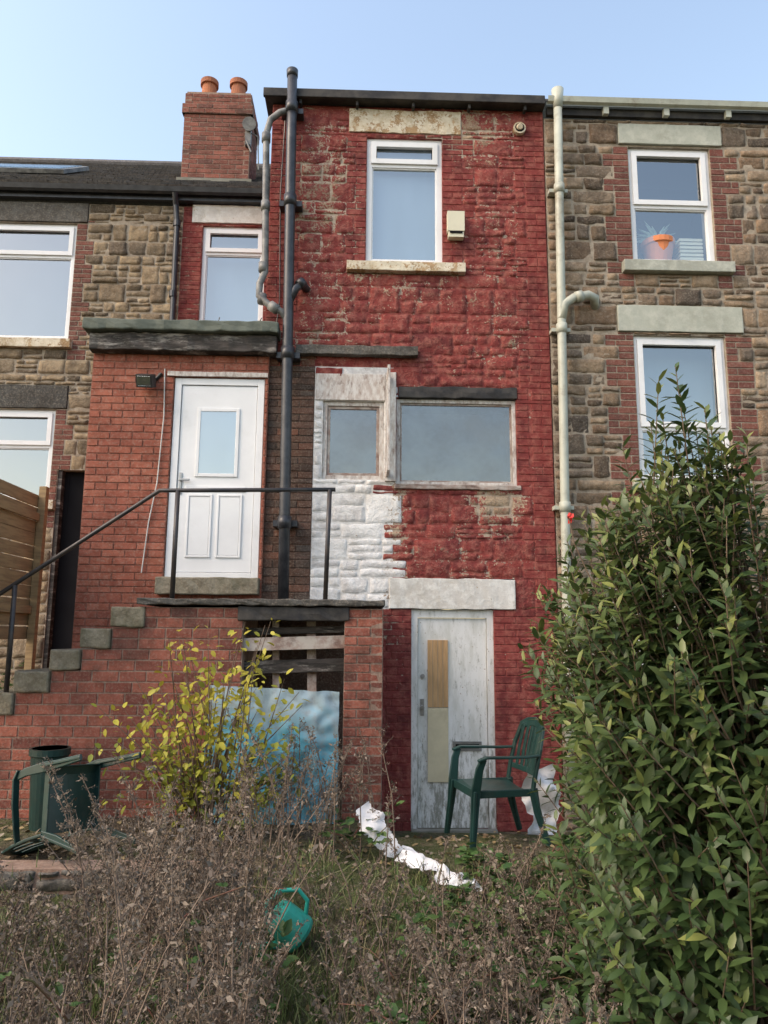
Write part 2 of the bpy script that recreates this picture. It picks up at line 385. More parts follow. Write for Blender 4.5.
def slab(parent,name,x0,x1,y0,y1,z0,z1,mat,rough=.003,bev=.006,sub=.08,bias=0):
    nx=max(1,int((x1-x0)/sub)); b=MB(); v=[];f=[]
    ring=[(y0,z0),(y0,(z0+z1)/2),(y0,z1),(y1,z1),(y1,z0)]
    for i in range(nx+1):
        x=x0+(x1-x0)*i/nx
        for (y,z) in ring:
            v.append((x+(U(-1,1)*rough if 0<i<nx else 0),y+U(-1,1)*rough,z+U(-1,1)*rough))
    k=len(ring)
    for i in range(nx):
        for j in range(k): j2=(j+1)%k; f.append((i*k+j,i*k+j2,(i+1)*k+j2,(i+1)*k+j))
    f.append(tuple(range(k-1,-1,-1))); f.append(tuple(nx*k+j for j in range(k)))
    r=R(); b.add([tuple(p) for p in v],[tuple(reversed(q)) for q in f],0,(r,R(),0,bias))
    return b.build(name,parent,[mat],bevel=bev)

# ================================================================== RED HOUSE
red=empty("red_painted_terraced_house",(0.5,1,0))
def gb(x,z,cx,cz,sx,sz,a): return a*math.exp(-((x-cx)/sx)**2-((z-cz)/sz)**2)
def rbias(x,z):
    return (gb(x,z,-.5,6.55,.42,.9,.11)+gb(x,z,.4,5.45,.8,.25,.06)+gb(x,z,1.38,3.15,.24,.2,.24)+gb(x,z,.35,3.0,.12,.5,.10)
      +gb(x,z,1.2,7.4,.3,.3,.10)+gb(x,z,-.6,4.9,.5,.3,.08)+gb(x,z,.85,7.3,.5,.3,.08)+gb(x,z,1.35,6.2,.3,.9,.05)+gb(x,z,1.5,4.9,.3,.4,.05)+gb(x,z,.3,1.9,.2,.5,.05)+gb(x,z,1.0,2.6,.6,.3,.05)-.03)
def rpick(x,z):
    if x is None:
        if z<4.51: return [-.98,-.51,.31] 
        return []
    if z<4.51 and z>1.0 and -.51<x<.31 and z>2.1: return (3,3,4)
    if z<4.66 and x<-.51: return (5,5,5)
    return (0,1,2)
b=MB()
holesR=[(0.0,.83,5.75,7.25),(-.20,1.04,7.30,7.58),(-.20,1.07,5.63,5.75),(-.42,.21,3.38,4.21),(.34,1.59,3.33,4.25),(.36,1.60,4.25,4.38),
        (.28,1.54,2.07,2.38),(.50,1.32,-.02,2.07)]
quR=[(-1.05,-.72,-1.05,-.82,4.7,7.75),(1.63,1.97,1.75,1.97,-.2,7.75),(-.22,0,-.12,0,5.75,7.3),(.83,1.18,.83,1.05,5.75,7.3),
     (.19,.5,.25,.5,-.2,2.07),(1.32,1.66,1.32,1.58,-.2,2.07),(-1.0,-.51,-1.0,-.51,2.0,4.7),(.21,.34,.21,.34,3.38,4.3),(1.59,1.8,1.59,1.72,3.3,4.4)]
masonry(b,-1.05,1.965,-.3,7.62,holesR,quR,S=0,K=1,MO=2,bias=rbias,pick=rpick,rough=.010,proud=.003,thick=.28,wr=(.16,.48),split=(1,1,2,2,2,3),rec=.010,soft=3)
b.build("front_wall",red,[m_redstone,m_redbrick,m_redmort,m_white,m_whmort,m_soot_shade],smooth=True)
b=MB(); masonry(b,0.03,1.9,4.6,7.62,T=lambda u,y,z:(-1.05+y-.0,u,z),allbrick=True,K=0,MO=1,thick=.25)
b.build("side_wall",red,[m_redbrick,m_redmort],smooth=True)
upvc_window(red,0.0,.83,5.75,7.25,.035,split=6.93,curt=m_curt,opener=True,fr=.06,name="upper_window")
slab(red,"upper_lintel",-.20,1.04,-.012,.2,7.30,7.58,m_lintC,.006)
slab(red,"upper_sill",-.20,1.07,-.07,.09,5.64,5.745,m_lintC,.003)
def timber_window(x0,x1,z0,z1,yf,fr,mat,name,sash=None):
    b=MB()
    b.box(x0,x0+fr,yf,yf+.08,z0,z1); b.box(x1-fr,x1,yf,yf+.08,z0,z1); b.box(x0+fr,x1-fr,yf,yf+.08,z0,z0+fr); b.box(x0+fr,x1-fr,yf,yf+.08,z1-fr,z1)
    xa,xb,a,c=x0+fr,x1-fr,z0+fr,z1-fr
    if sash:
        s=sash; y0=yf+.018;y1=yf+.06
        b.box(xa,xa+s,y0,y1,a,c,1); b.box(xb-s,xb,y0,y1,a,c,1); b.box(xa+s,xb-s,y0,y1,a,a+s,1); b.box(xa+s,xb-s,y0,y1,c-s,c,1)
        xa+=s;xb-=s;a+=s;c-=s
    g=yf+.035; b.add([(xa,g,a),(xb,g,a),(xb,g,c),(xa,g,c)],[(0,1,2,3)],2)
    X0,X1,Y0,Y1=x0+.01,x1-.01,yf+.085,yf+.5
    b.add([(X0,Y0,z0),(X1,Y0,z0),(X1,Y0,z1),(X0,Y0,z1),(X0,Y1,z0),(X1,Y1,z0),(X1,Y1,z1),(X0,Y1,z1)],[(4,5,6,7),(0,4,7,3),(1,2,6,5),(0,1,5,4),(3,7,6,2)],3)
    return b.build(name,red,[mat,m_pinkwood,m_dglass,m_curtg],bevel=.004)
timber_window(-.42,.21,3.38,4.21,.03,.045,m_peelwood,"small_timber_window",.03)
timber_window(.34,1.59,3.33,4.25,.03,.04,m_peelwood,"large_timber_window",.018)
slab(red,"large_window_sill",.32,1.62,-.03,.03,3.285,3.335,m_pinkwood,.005)
slab(red,"slate_lintel",.36,1.60,-.02,.2,4.255,4.375,m_eaves,.006)
slab(red,"projecting_slate_ledge",-.71,.56,-.09,-.004,4.685,4.785,m_darkstone,.006)
b=MB()
b.box(.225,.335,-.03,.02,3.36,4.52,0); b.box(.235,.262,-.30,-.03,3.40,3.46,0); b.box(.235,.262,-.30,-.03,4.42,4.48,0); b.box(.235,.262,-.36,-.30,3.40,4.48,0)
b.add([(.248,-.30,3.46),(.248,-.03,3.46),(.248,-.03,4.42),(.248,-.30,4.42)],[(0,1,2,3)],1)
b.build("open_casement",red,[m_peelwood,m_dglass],bevel=.004)
b=MB(); b.box(-.50,.22,-.012,.03,4.215,4.50,0); b.build("white_timber_head",red,[m_peelwood],bevel=.004)
slab(red,"door_lintel",.28,1.54,-.02,.2,2.075,2.375,m_lintW,.006,bias=-.02)
b=MB()
b.box(.50,.565,.03,.12,-.02,2.07,0); b.box(1.255,1.32,.03,.12,-.02,2.07,0); b.box(.565,1.255,.03,.12,1.99,2.07,0)
b.box(.570,1.250,.055,.10,.0,1.985,0)
b.box(.665,.865,.040,.0555,1.12,1.77,1); b.box(.665,.865,.038,.0555,.42,1.112,2)
for i in (1,2,3): b.box(.665+i*.05-.002,.665+i*.05+.002,.0385,.0405,1.12,1.77,5)
b.box(.91,1.19,.043,.0555,.71,.80,4); b.box(.935,1.165,.040,.0435,.735,.775,3)
b.tube([(.615,.05,1.42),(.615,.04,1.42)],.022,4); b.tube([(.61,.056,1.12),(.61,.01,1.12)],.02,4); b.box(.59,.63,.046,.056,1.04,1.2,4)
b.box(.50,1.32,-.05,.03,-.06,-.0,5)
b.build("basement_door",red,[m_door,m_panelw,m_panelc,m_dark,m_metal,m_conc],bevel=.003)
b=MB(); b.box(.875,1.06,-.09,-.005,6.10,6.33,0); b.box(.885,1.05,-.085,-.01,6.03,6.092,0); b.box(.90,1.035,-.093,-.089,6.07,6.095,1); b.build("boiler_vent_box",red,[m_cream,m_dark],bevel=.01)
b=MB(); b.tube([(1.69,.01,7.38),(1.69,-.05,7.38)],.07,0,20); b.tube([(1.69,-.05,7.38),(1.69,-.054,7.38)],.052,1,20); b.tube([(1.69,-.054,7.38),(1.69,-.08,7.37)],[.04,.028],0,14); b.build("round_vent",red,[m_lintC,m_dark],smooth=False,bevel=.005)
b=MB(); b.box(-1.13,1.97,-.10,.25,7.625,7.67,0); b.box(-1.14,1.96,-.14,-.10,7.615,7.715,0)
for i in range(5): x=-.75+i*.62; b.box(x,x+.03,-.10,-.02,7.56,7.625,0)
b.build("eaves_board",red,[m_eaves],bevel=.006)
b=MB()
v=[(-1.12,-.09,7.725),(1.965,-.09,7.725),(1.965,5.2,9.75),(-1.12,5.2,9.75),(-1.12,-.09,7.675),(1.965,-.09,7.675),(1.965,5.2,9.69),(-1.12,5.2,9.69)]
b.add(v,[(0,1,2,3),(4,7,6,5),(0,4,5,1),(0,3,7,4),(1,5,6,2)],0); b.box(-1.0,1.96,.3,5.2,6.9,7.65,1); b.build("roof",red,[m_slate,m_dark])
b=MB(); P=lambda z:-.755-.072*(z-2.19)/5.76
zz=[2.15,3,4,5,6,7,7.82]; b.tube([(P(z),-.17,z) for z in zz],.054,0,16)
for z in (2.9,4.65,6.35,7.45): b.tube([(P(z),-.17,z-.06),(P(z),-.17,z+.06)],.068,0,16); b.box(P(z)-.12,P(z)+.12,-.12,-.0,z-.03,z+.03,0)
b.tube([(P(7.82),-.17,7.82),(P(8),-.17,7.90)],[.060,.064],0,16)
b.tube([(P(5.2),-.17,5.2),(-.72,-.17,5.36),(-.66,-.13,5.43),(-.62,.02,5.44)],.042,0,12); b.tube([(-.69,-.16,5.40),(-.65,-.14,5.45)],.054,0,12)
b.build("black_soil_pipe",red,[m_black],smooth=True)
b=MB(); b.tube([(P(7.5),-.17,7.42),(-.95,-.15,7.40),(-1.05,-.14,7.32),(-1.09,-.14,7.15),(-1.06,-.14,6),(-1.05,-.14,5.55),(-1.10,-.14,5.42),(-1.10,-.15,5.28),(-.98,-.17,5.16),(-.86,-.17,5.10),(P(5),-.17,5.0)],.036,0,14)
for z in (7.1,6.3,5.6,5.25): b.tube([(-1.09 if z>7 else -1.07,-.14,z-.05),(-1.09 if z>7 else -1.07,-.14,z+.05)],.048,0,14)
b.tube([(-.98,-.17,5.17),(-.90,-.17,5.115)],.052,0,14)
b.build("grey_waste_pipe",red,[m_grey],smooth=True)
b=MB(); W=lambda z:2.02+.085*(z-1.78)/6.06
b.tube([(W(z),-.12,z) for z in (.2,1.5,3,5,6.5,7.60)],.046,0,16)
for z in (1.2,3.1,5.0,6.6): b.tube([(W(z),-.12,z-.05),(W(z),-.12,z+.05)],.057,0,16); b.box(W(z)-.1,W(z)+.1,-.09,-.0,z-.02,z+.02,0)
b.tube([(W(7.7),-.12,7.57),(W(7.8),-.12,7.80)],[.05,.068],0,16)
b.tube([(W(5.1),-.12,5.1),(2.10,-.13,5.27),(2.2,-.13,5.34),(2.36,-.12,5.38),(2.44,-.08,5.37),(2.47,.02,5.30)],.048,0,14); b.tube([(2.22,-.13,5.345),(2.29,-.13,5.365)],.06,0,14)
b.build("cream_downpipe",red,[m_whpipe],smooth=True)

# ---- porch
b=MB()
masonry(b,-2.79,-.985,.3,4.66,[(-1.95,-1.02,2.2,4.42)],(),T=lambda u,y,z:(u,y-.05,z),allbrick=True,K=0,MO=1,thick=.25)
masonry(b,-.02,1.8,.3,4.66,(),(),T=lambda u,y,z:(-2.79+y+.002,1.8-u,z),allbrick=True,K=0,MO=1,thick=.22)
b.build("porch_brick_walls",red,[m_brickP,m_mortP],smooth=True)
slab(red,"porch_roof_felt",-2.86,-.88,-.24,1.8,4.85,4.965,m_felt,.008,.014)
slab(red,"porch_fascia",-2.80,-.90,-.17,-.055,4.66,4.845,m_wetwood,.010,.008)
b=MB()
x0,x1,z0,z1=-1.945,-1.025,2.36,4.415; yf=-.03
b.box(x0,x0+.07,yf,yf+.08,z0,z1); b.box(x1-.07,x1,yf,yf+.08,z0,z1); b.box(x0+.07,x1-.07,yf,yf+.08,z1-.07,z1); b.box(x0+.07,x1-.07,yf,yf+.08,z0,z0+.05)
a,c=x0+.075,x1-.075; y1=yf+.055
b.box(a,c,yf+.015,y1,z0+.055,z1-.075)
def mould(xa,xb,za,zb,w=.028,y=yf+.016,mi=0):
    for q in ((xa,xa+w,za,zb),(xb-w,xb,za,zb),(xa+w,xb-w,za,za+w),(xa+w,xb-w,zb-w,zb)): b.box(q[0],q[1],y-.014,y,q[2],q[3],mi)
mould(-1.70,-1.27,3.38,4.10,.035); b.add([(-1.665,yf+.012,3.415),(-1.305,yf+.012,3.415),(-1.305,yf+.012,4.065),(-1.665,yf+.012,4.065)],[(0,1,2,3)],1)
mould(-1.76,-1.51,2.56,3.20,.022); mould(-1.46,-1.21,2.56,3.20,.022)
b.box(-1.735,-1.535,yf+.008,yf+.0165,2.585,3.175); b.box(-1.435,-1.235,yf+.008,yf+.0165,2.585,3.175)
b.box(-1.79,-1.18,yf+.006,yf+.0165,3.225,3.285)
b.box(-1.855,-1.825,yf+.003,yf+.016,3.2,3.42,2); b.box(-1.85,-1.74,yf-.03,yf-.015,3.33,3.352,2)
b.box(-1.945,-1.025,yf,yf+.3,2.2,2.3,3)
b.build("porch_door",red,[m_upvc,m_curt,m_metal,m_dark],bevel=.004)
b=MB(); b.add([(-1.665,yf+.009,3.415),(-1.305,yf+.009,3.415),(-1.305,yf+.009,4.065),(-1.665,yf+.009,4.065)],[(0,1,2,3)],0); b.build("porch_door_glass",red,[m_glass])
slab(red,"porch_door_trim",-2.02,-.99,-.068,-.052,4.425,4.475,m_peelwood,.003,.003)
slab(red,"porch_door_step",-2.0,-1.0,-.16,.02,2.19,2.355,m_step,.006,.012)
b=MB(); M=Matrix.Translation((-2.2,-.16,4.33))@Matrix.Rotation(math.radians(25),4,'X')@Matrix.Rotation(math.radians(-15),4,'Z')
b.box(-.09,.09,-.05,.03,-.06,.07,0,M=M); b.box(-.075,.075,-.056,-.05,-.045,.055,1,M=M); b.box(-.03,.03,.03,.10,-.02,.06,0,M=M); b.tube([(-2.15,-.06,4.37),(-2.08,-.06,4.45)],.02,0); b.build("floodlight",red,[m_lampb,m_glass],bevel=.008)
b=MB(); b.tube([(-2.05,-.062,4.5),(-2.03,-.066,4.0),(-2.06,-.066,3.3),(-2.12,-.066,2.9),(-2.16,-.066,2.4)],.006,0,6); b.tube([(-1.9,1.80,5.9),(-1.93,1.78,5.7),(-1.7,1.70,5.45),(-1.5,1.7,5.55),(-1.35,1.8,5.9)],.006,1,6)
b.tube([(-.9,-.03,7.55),(-.93,-.03,6.5),(-.90,-.03,5.3),(-.93,-.03,4.95)],.007,1,6)
b.build("cables",red,[m_cabl,m_lampb])

# ---- landing and stairs
st=empty("brick_steps",(-1.5,-.6,0))
b=MB(); T1=lambda u,y,z:(u,y-1.0,z)
hs=[(-2.1,-1.84,1.86,2.1),(-2.34,-2.1,1.68,2.1),(-2.58,-2.34,1.50,2.1),(-2.86,-2.58,1.32,2.1),(-3.15,-2.86,1.14,2.1),(-5,-3.15,.96,2.1)]
masonry(b,-4.2,-1.0,.1,2.035,hs,(),T=T1,allbrick=True,K=0,MO=1,thick=.9)
masonry(b,-.14,.19,.0,2.035,(),(),T=T1,allbrick=True,K=0,MO=1,thick=.33)
masonry(b,0,.33,.0,2.035,(),(),T=lambda u,y,z:(.19-y,-1.0+u,z),allbrick=True,K=0,MO=1,thick=.1)
b.build("brickwork",st,[m_brickS,m_mortS],smooth=True)
for i,(xa,xb,zt) in enumerate([(-2.12,-1.83,2.035),(-2.36,-2.105,1.855),(-2.60,-2.345,1.675),(-2.88,-2.585,1.495),(-3.17,-2.865,1.315),(-3.5,-3.155,1.135)]):
    slab(st,"step_stone_%d"%(i+1),xa+.004,xb,-1.03,-.1,zt-.17,zt,m_step,.008,.014)
slab(st,"landing_slab",-1.90,.205,-1.05,-.06,2.055,2.11,m_darkstone,.006,.01)
slab(st,"opening_timber_lintel",-1.05,-.10,-1.02,-.8,1.93,2.045,m_eaves,.006,.01)
b=MB()
M=Matrix.Translation((-.57,-.93,1.74))@Matrix.Rotation(math.radians(-2),4,'Y')
b.box(-.47,.47,-.02,.02,-.055,.055,0,M=M); b.box(-.47,.47,.05,.08,-.25,-.14,1,M=M); b.box(-.47,.47,.08,.11,.08,.14,1,M=M)
b.box(-.2,-.14,.1125,.13,-1.2,.2,0,M=M); b.box(.1,.18,.1125,.13,-1.2,.2,0,M=M); b.build("loose_boards",st,[m_pinkwood,m_wetwood],bevel=.004)
b=MB(); b.box(-1.0,-.14,-.1,-.02,.2,2.0,0); b.build("recess_shade_back",st,[m_soot_shade])  # dark slab over the red wall, recess shade put into its colour
rl=empty("iron_handrail",(-1.5,-.97,2.1)); b=MB()
b.tube([(-.24,-.97,3.08),(-1.78,-.97,3.05),(-3.0,-.97,2.19),(-3.6,-.97,1.76)],.019,0,10)
b.tube([(-.29,-.97,3.08),(-.31,-.97,2.1)],.021,0,10); b.tube([(-1.62,-.97,3.05),(-1.62,-.97,2.1)],.021,0,10); b.tube([(-2.955,-.97,2.21),(-2.95,-.97,1.3)],.021,0,10)
b.build("rails_and_posts",rl,[m_rail],smooth=True)

# ================================================================== RIGHT HOUSE
rh=empty("stone_terraced_house",(4,1,0))
b=MB()
hr=[(2.91,3.83,5.83,7.22),(2.80,3.97,7.24,7.49),(2.78,3.99,5.70,5.83),(2.70,4.06,5.03,5.33),(2.87,3.86,3.42,5.00),(2.80,3.98,3.29,3.42),(2.6,3.5,-.02,2.0),(2.45,3.65,2.02,2.3)]
qr=[(2.62,2.91,2.74,2.91,5.6,7.24),(3.83,4.14,3.83,3.99,5.6,7.24),(2.56,2.87,2.70,2.87,3.2,5.03),(3.86,4.15,3.86,3.99,3.2,5.03)]
masonry(b,1.975,6.5,-.3,7.54,hr,qr,S=0,K=1,MO=2,rough=.010,proud=.012,thick=.28,wr=(.15,.44),split=(1,1,2,2,2,3),jit=.022)
b.build("front_wall",rh,[m_stoneR,m_brickR,m_mortR],smooth=True)
upvc_window(rh,2.91,3.83,5.83,7.22,.04,split=6.52,curt=None,opener=True,name="upper_window")
upvc_window(rh,2.87,3.86,3.42,5.00,.04,split=3.98,curt=m_curt,opener=True,name="middle_window",cy=.3)
for n,q in (("upper_lintel",(2.80,3.97,7.24,7.49)),("middle_lintel",(2.70,4.06,5.03,5.33)),("lower_lintel",(2.45,3.65,2.02,2.3))): slab(rh,n,q[0]+.003,q[1]-.003,-.025,.2,q[2]+.003,q[3]-.003,m_lintR,.002)
for n,q in (("upper_sill",(2.78,3.99,5.70,5.83)),("middle_sill",(2.78,3.99,3.29,3.42))): slab(rh,n,q[0],q[1],-.08,.12,q[2]+.003,q[3]-.003,m_lintR,.002)
b=MB(); b.box(2.6,3.5,.08,.12,-.02,2.0,0); b.build("lower_door",rh,[m_upvc])
b=MB(); b.box(2.0,6.5,-.05,.0,7.55,7.64,1)
prof=[(-.02,7.70),(-.03,7.65),(-.07,7.63),(-.105,7.645),(-.12,7.70)]
v=[]
for x in (1.99,6.5):
    for y,z in prof: v.append((x,y-.04,z))
b.add(v,[(i,i+1,i+6,i+5) for i in range(4)],0)
for x in (2.62,3.3,4.0,4.7): b.box(x,x+.06,-.10,-.05,7.545,7.63,0)
b.build("gutter_and_fascia",rh,[m_whpipe,m_eaves])
b=MB(); v=[(1.97,-.08,7.72),(6.5,-.08,7.72),(6.5,5.2,9.76),(1.97,5.2,9.76),(1.97,-.08,7.69),(6.5,-.08,7.69)]
b.add(v,[(0,1,2,3),(0,4,5,1)],0); b.box(1.98,6.5,.3,5.2,6.9,7.65,1); b.build("roof",rh,[m_slate,m_dark])
pp=empty("potted_aloe",(3.28,.20,5.9)); b=MB()
b.tube([(3.28,.22,5.90),(3.28,.22,6.12),(3.28,.22,6.13),(3.28,.22,6.19)],[.13,.165,.185,.185],0,20); b.tube([(3.28,.22,6.17),(3.28,.22,6.195)],.15,1,16)
for i in range(34):
    a=U(0,6.28);l=U(.18,.34);e=U(.1,1.1); d=Vector((math.cos(a)*math.cos(e),math.sin(a)*math.cos(e)*.25,math.sin(e)))
    p=Vector((3.28,.22,6.18)); b.tube([p,p+d*l*.5+Vector((0,0,.02)),p+d*l+Vector((0,0,-.02))],[.022,.018,.002],2,6)
b.build("pot_and_leaves",pp,[simple("orange_pot",(.66,.24,.11),.7,.2,.1),m_stem,simple("aloe_leaf",(.38,.50,.40),.5,.3)])
b=MB()
for i in range(7): b.box(3.49,3.75,.13,.33,5.9+i*.045,5.93+i*.045,0)
b.box(2.95,3.8,.13,.6,5.84,5.895,0)
b.build("window_ledge_papers",rh,[m_cream])

# ================================================================== LEFT HOUSE (set back)
lh=empty("set_back_stone_house",(-4,3,0)); Y2=1.86
b=MB(); T2=lambda u,y,z:(u,y+Y2,z)
hl=[(-5.1,-3.86,5.57,7.21),(-5.1,-3.94,3.45,4.63),(-5.2,-3.72,7.22,7.5),(-5.2,-3.80,4.64,4.95),(-2.19,-1.35,5.0,7.23),(-2.34,-1.2,7.26,7.52),(-3.85,-3.3,.9,3.84),(-5.2,-3.8,5.44,5.57),(-5.2,-3.85,3.32,3.45)]
ql=[(-3.86,-3.62,-3.86,-3.72,5.3,7.3),(-3.94,-3.7,-3.94,-3.8,3.2,4.7),(-2.46,-2.19,-2.46,-2.19,4.6,7.5),(-1.35,-1.0,-1.35,-1.0,4.6,7.5)]
def lpick(x,z):
    if x is None: return [-2.46]
    return (3,3,4) if x>-2.46 else (0,1,2)
masonry(b,-7.5,-1.0,.5,7.5,hl,ql,T=T2,S=0,K=1,MO=2,rough=.010,proud=.014,thick=.28,pick=lpick,wr=(.14,.36),bh=.2,split=(1,1,2,2,3),jit=.018)
b.build("rear_wall",lh,[m_stoneL,m_brickR,m_mortR,m_redbrick,m_redmort],smooth=True)
upvc_window(lh,-5.1,-3.86,5.57,7.21,Y2+.04,split=6.75,curt=m_curtd,opener=True,name="upper_window",cy=.25)
upvc_window(lh,-5.1,-3.94,3.45,4.63,Y2+.04,split=4.15,curt=m_curtd,opener=True,name="lower_window",cy=.25)
upvc_window(lh,-2.19,-1.35,5.0,7.23,Y2+.04,split=6.85,curt=m_curt,opener=True,name="landing_window",cy=.2)
for n,q,m in (("landing_lintel",(-2.34,-1.2,7.26,7.52),m_lintW),("upper_window_lintel",(-5.2,-3.72,7.22,7.5),m_darkstone),("lower_window_lintel",(-5.2,-3.8,4.64,4.95),m_darkstone)): slab(lh,n,q[0]+.003,q[1]-.003,Y2-.02,Y2+.2,q[2]+.003,q[3]-.003,m,.004)
slab(lh,"upper_sill",-5.2,-3.80,Y2-.07,Y2+.1,5.445,5.565,m_lintC,.003); slab(lh,"lower_sill",-5.2,-3.85,Y2-.07,Y2+.1,3.325,3.445,m_lintC,.003)
b=MB(); b.box(-3.85,-3.3,Y2+.12,Y2+.16,.9,3.84,0); b.box(-3.85,-3.8,Y2+.02,Y2+.12,.9,3.84,1); b.box(-3.35,-3.3,Y2+.02,Y2+.12,.9,3.84,1); b.build("dark_back_door",lh,[m_dark,m_wetwood])
b=MB(); ys0,zs0,ys1,zs1=1.66,7.66,6.4,11.15; n=30; L=Vector((0,ys1-ys0,zs1-zs0)); nn=Vector((0,-L.z,L.y)).normalized()
for r in range(n):
    p=Vector((0,ys0,zs0))+L*(r/n); q=Vector((0,ys0,zs0))+L*((r+1.35)/n)
    x=-12+(.13 if r%2 else 0)
    while x<-1.05:
        w=.26; h1=.022+U(0,.014); a=p+nn*h1; c=q+nn*.004
        b.add([(x+.004,a.y,a.z),(x+w-.004,a.y,a.z),(x+w-.004,c.y,c.z),(x+.004,c.y,c.z),(x+.004,p.y,p.z),(x+w-.004,p.y,p.z)],[(0,1,2,3),(4,5,1,0)],0); x+=w
b.tube([(-12,6.4,11.17),(-1,6.4,11.17)],.09,0,10)
b.add([(-12,6.4,11.1),(-1,6.4,11.1),(-1,11,7.6),(-12,11,7.6)],[(0,1,2,3)],0)
b.build("slate_roof",lh,[m_slate])
b=MB(); v=[];pr=[(0,7.66),(-.01,7.61),(-.05,7.58),(-.09,7.60),(-.11,7.66)]
for x in (-7.5,-1.08):
    for y,z in pr: v.append((x,y+1.76,z))
b.add(v,[(i,i+1,i+6,i+5) for i in range(4)],0); b.box(-7.5,-1.08,1.765,1.85,7.53,7.62,0)
b.tube([(-2.54,1.68,7.59),(-2.54,1.76,7.45),(-2.52,1.79,7.2),(-2.5,1.79,4.9)],.038,0,12)
for z in (7.2,6.2,5.3): b.tube([(-2.52,1.79,z-.04),(-2.52,1.79,z+.04)],.05,0,12)
b.build("gutter_and_downpipe",lh,[m_black])
b=MB(); M=Matrix.Translation((-5.3,3.2,8.84))@Matrix.Rotation(math.atan2(L.z,L.y),4,'X')
b.box(-.75,.72,-.3,.85,.0,.06,0,M=M); b.box(-.68,.65,-.23,.78,.065,.075,1,M=M)
b.build("roof_window",lh,[m_grey,m_glass])
b=MB(); cx0,cx1,cy0,cy1=-2.70,-1.72,2.5,3.15
def stackc(x0,x1,y0,y1,z0,z1):
    masonry(b,x0,x1,z0,z1,T=lambda u,y,z:(u,y+y0,z),allbrick=True,K=0,MO=1,thick=.1)
    masonry(b,y0,y1,z0,z1,T=lambda u,y,z:(x1-y,u,z),allbrick=True,K=0,MO=1,thick=.1)
    masonry(b,-y1,-y0,z0,z1,T=lambda u,y,z:(x0+y,-u,z),allbrick=True,K=0,MO=1,thick=.1)
    b.box(x0+.02,x1-.02,y0+.02,y1-.02,z0,z1-.004,1)
stackc(cx0,cx1,cy0,cy1,7.9,9.38); stackc(cx0-.03,cx1+.03,cy0-.03,cy1+.03,9.38,9.53); stackc(cx0,cx1,cy0,cy1,9.53,9.72); b.box(cx0+.02,cx1-.02,cy0+.02,cy1-.02,9.70,9.76,1)
b.box(cx0-.05,cx1+.05,cy0-.05,cy1+.05,8.26,8.32,2)
for x in (-2.41,-1.97): b.tube([(x,2.75,9.7),(x,2.75,10.03),(x,2.75,10.035),(x,2.75,10.11),(x,2.75,10.115),(x,2.75,10.15)],[.125,.105,.135,.135,.115,.08],3,20)
b.box(-1.78,-1.70,2.42,2.5,8.85,9.1,4); b.tube([(-1.76,2.4,8.9),(-1.68,2.38,8.7)],.012,4,8); b.tube([(-1.72,2.40,9.15),(-1.72,2.36,9.14)],[.09,.10],4,18); b.tube([(-1.72,2.5,9.1),(-1.6,2.45,9.0),(-1.58,2.5,8.5)],.01,4,6)
b.build("chimney",lh,[m_chim,m_mortS,m_conc,m_terra,m_grey],smooth=False)

# ---- fence
fe=empty("timber_fence",(-3.35,-.4,1.8)); b=MB()
for i in range(11):
    z=1.75+i*.135; b.box(-3.40,-3.38,-2.2,.35,z,z+.125,0,M=Matrix.Translation((0,0,U(-.004,.004))))
for y in (-2.1,-.9,.33): b.box(-3.375,-3.30,y-.04,y+.04,1.0,3.32,0)
b.box(-3.375,-3.34,-2.2,.28,2.0,2.08,0); b.box(-3.375,-3.34,-2.2,.28,2.95,3.03,0)
b.build("boards_and_posts",fe,[m_fence],bevel=.004)

# ================================================================== TERRAIN
def sst(x,a,b): t=min(1,max(0,(x-a)/(b-a))); return t*t*(3-2*t)
def H(x,y):
    n=.05*mn.noise(Vector((x*.9,y*.9,0)))+.025*mn.noise(Vector((x*3,y*3,5)))
    h=.32
    k=sst(x,.15,.3)*sst(y,-1.55,-1.15); h=h*(1-k)+(-.02)*k; n*=1-k*.8
    fl=sst(-y,2.28,2.42); fr=sst(-y,2.1,3.6); m=sst(x,-.9,-.3); f=fl*(1-m)+fr*m
    h=h*(1-f)+.06*f
    q=sst(-x,2.9,3.2)*sst(y,-.95,-.7); h=h*(1-q)+1.0*q
    if y>1.5: n*=.2
    r=max(abs(x),abs(y)); 
    return h+n*(1 if r<30 else 2)
def axis(a,b,st):
    fine=list(np.arange(a,b+1e-6,st)); o=[];d=st;x=b
    while x<400: d*=1.35; x+=d; o.append(x)
    l=[];d=st;x=a
    while x>-400: d*=1.35; x-=d; l.append(x)
    return l[::-1]+fine+o
xs=axis(-5,5,.09); ys=axis(-8,1.6,.09)
v=[(x,y,H(x,y)) for y in ys for x in xs]; nx=len(xs)
f=[(j*nx+i,j*nx+i+1,(j+1)*nx+i+1,(j+1)*nx+i) for j in range(len(ys)-1) for i in range(nx-1)]
b=MB(); b.add(v,f,0)
k=NT("garden_soil"); n1=k.noise(1.5,5,.6); n2=k.noise(14,5,.75); n3=k.noise(70,3,.7)
c=k.mix(k.ss(n1,.4,.6),(.095,.075,.052),(.075,.088,.035)); c=k.mix(k.ss(n2,.45,.7,0,.7),c,(.21,.165,.115)); c=k.mix(k.ss(n3,.55,.7,0,.5),c,(.30,.26,.21))
k.bump(k.math('ADD',n2,n3),.9,.03); m_soil=k.fin(c,.95,.1)
b.build("ground",None,[m_soil],smooth=True)
b=MB(); masonry(b,-5,-.75,.0,.34,T=lambda u,y,z:(u,y-2.36,z),S=0,MO=1,rough=.012,proud=.02,thick=.2,wr=(.2,.4),bh=.12)
b.build("low_garden_wall",None,[m_darkstone,m_mortS],smooth=True)

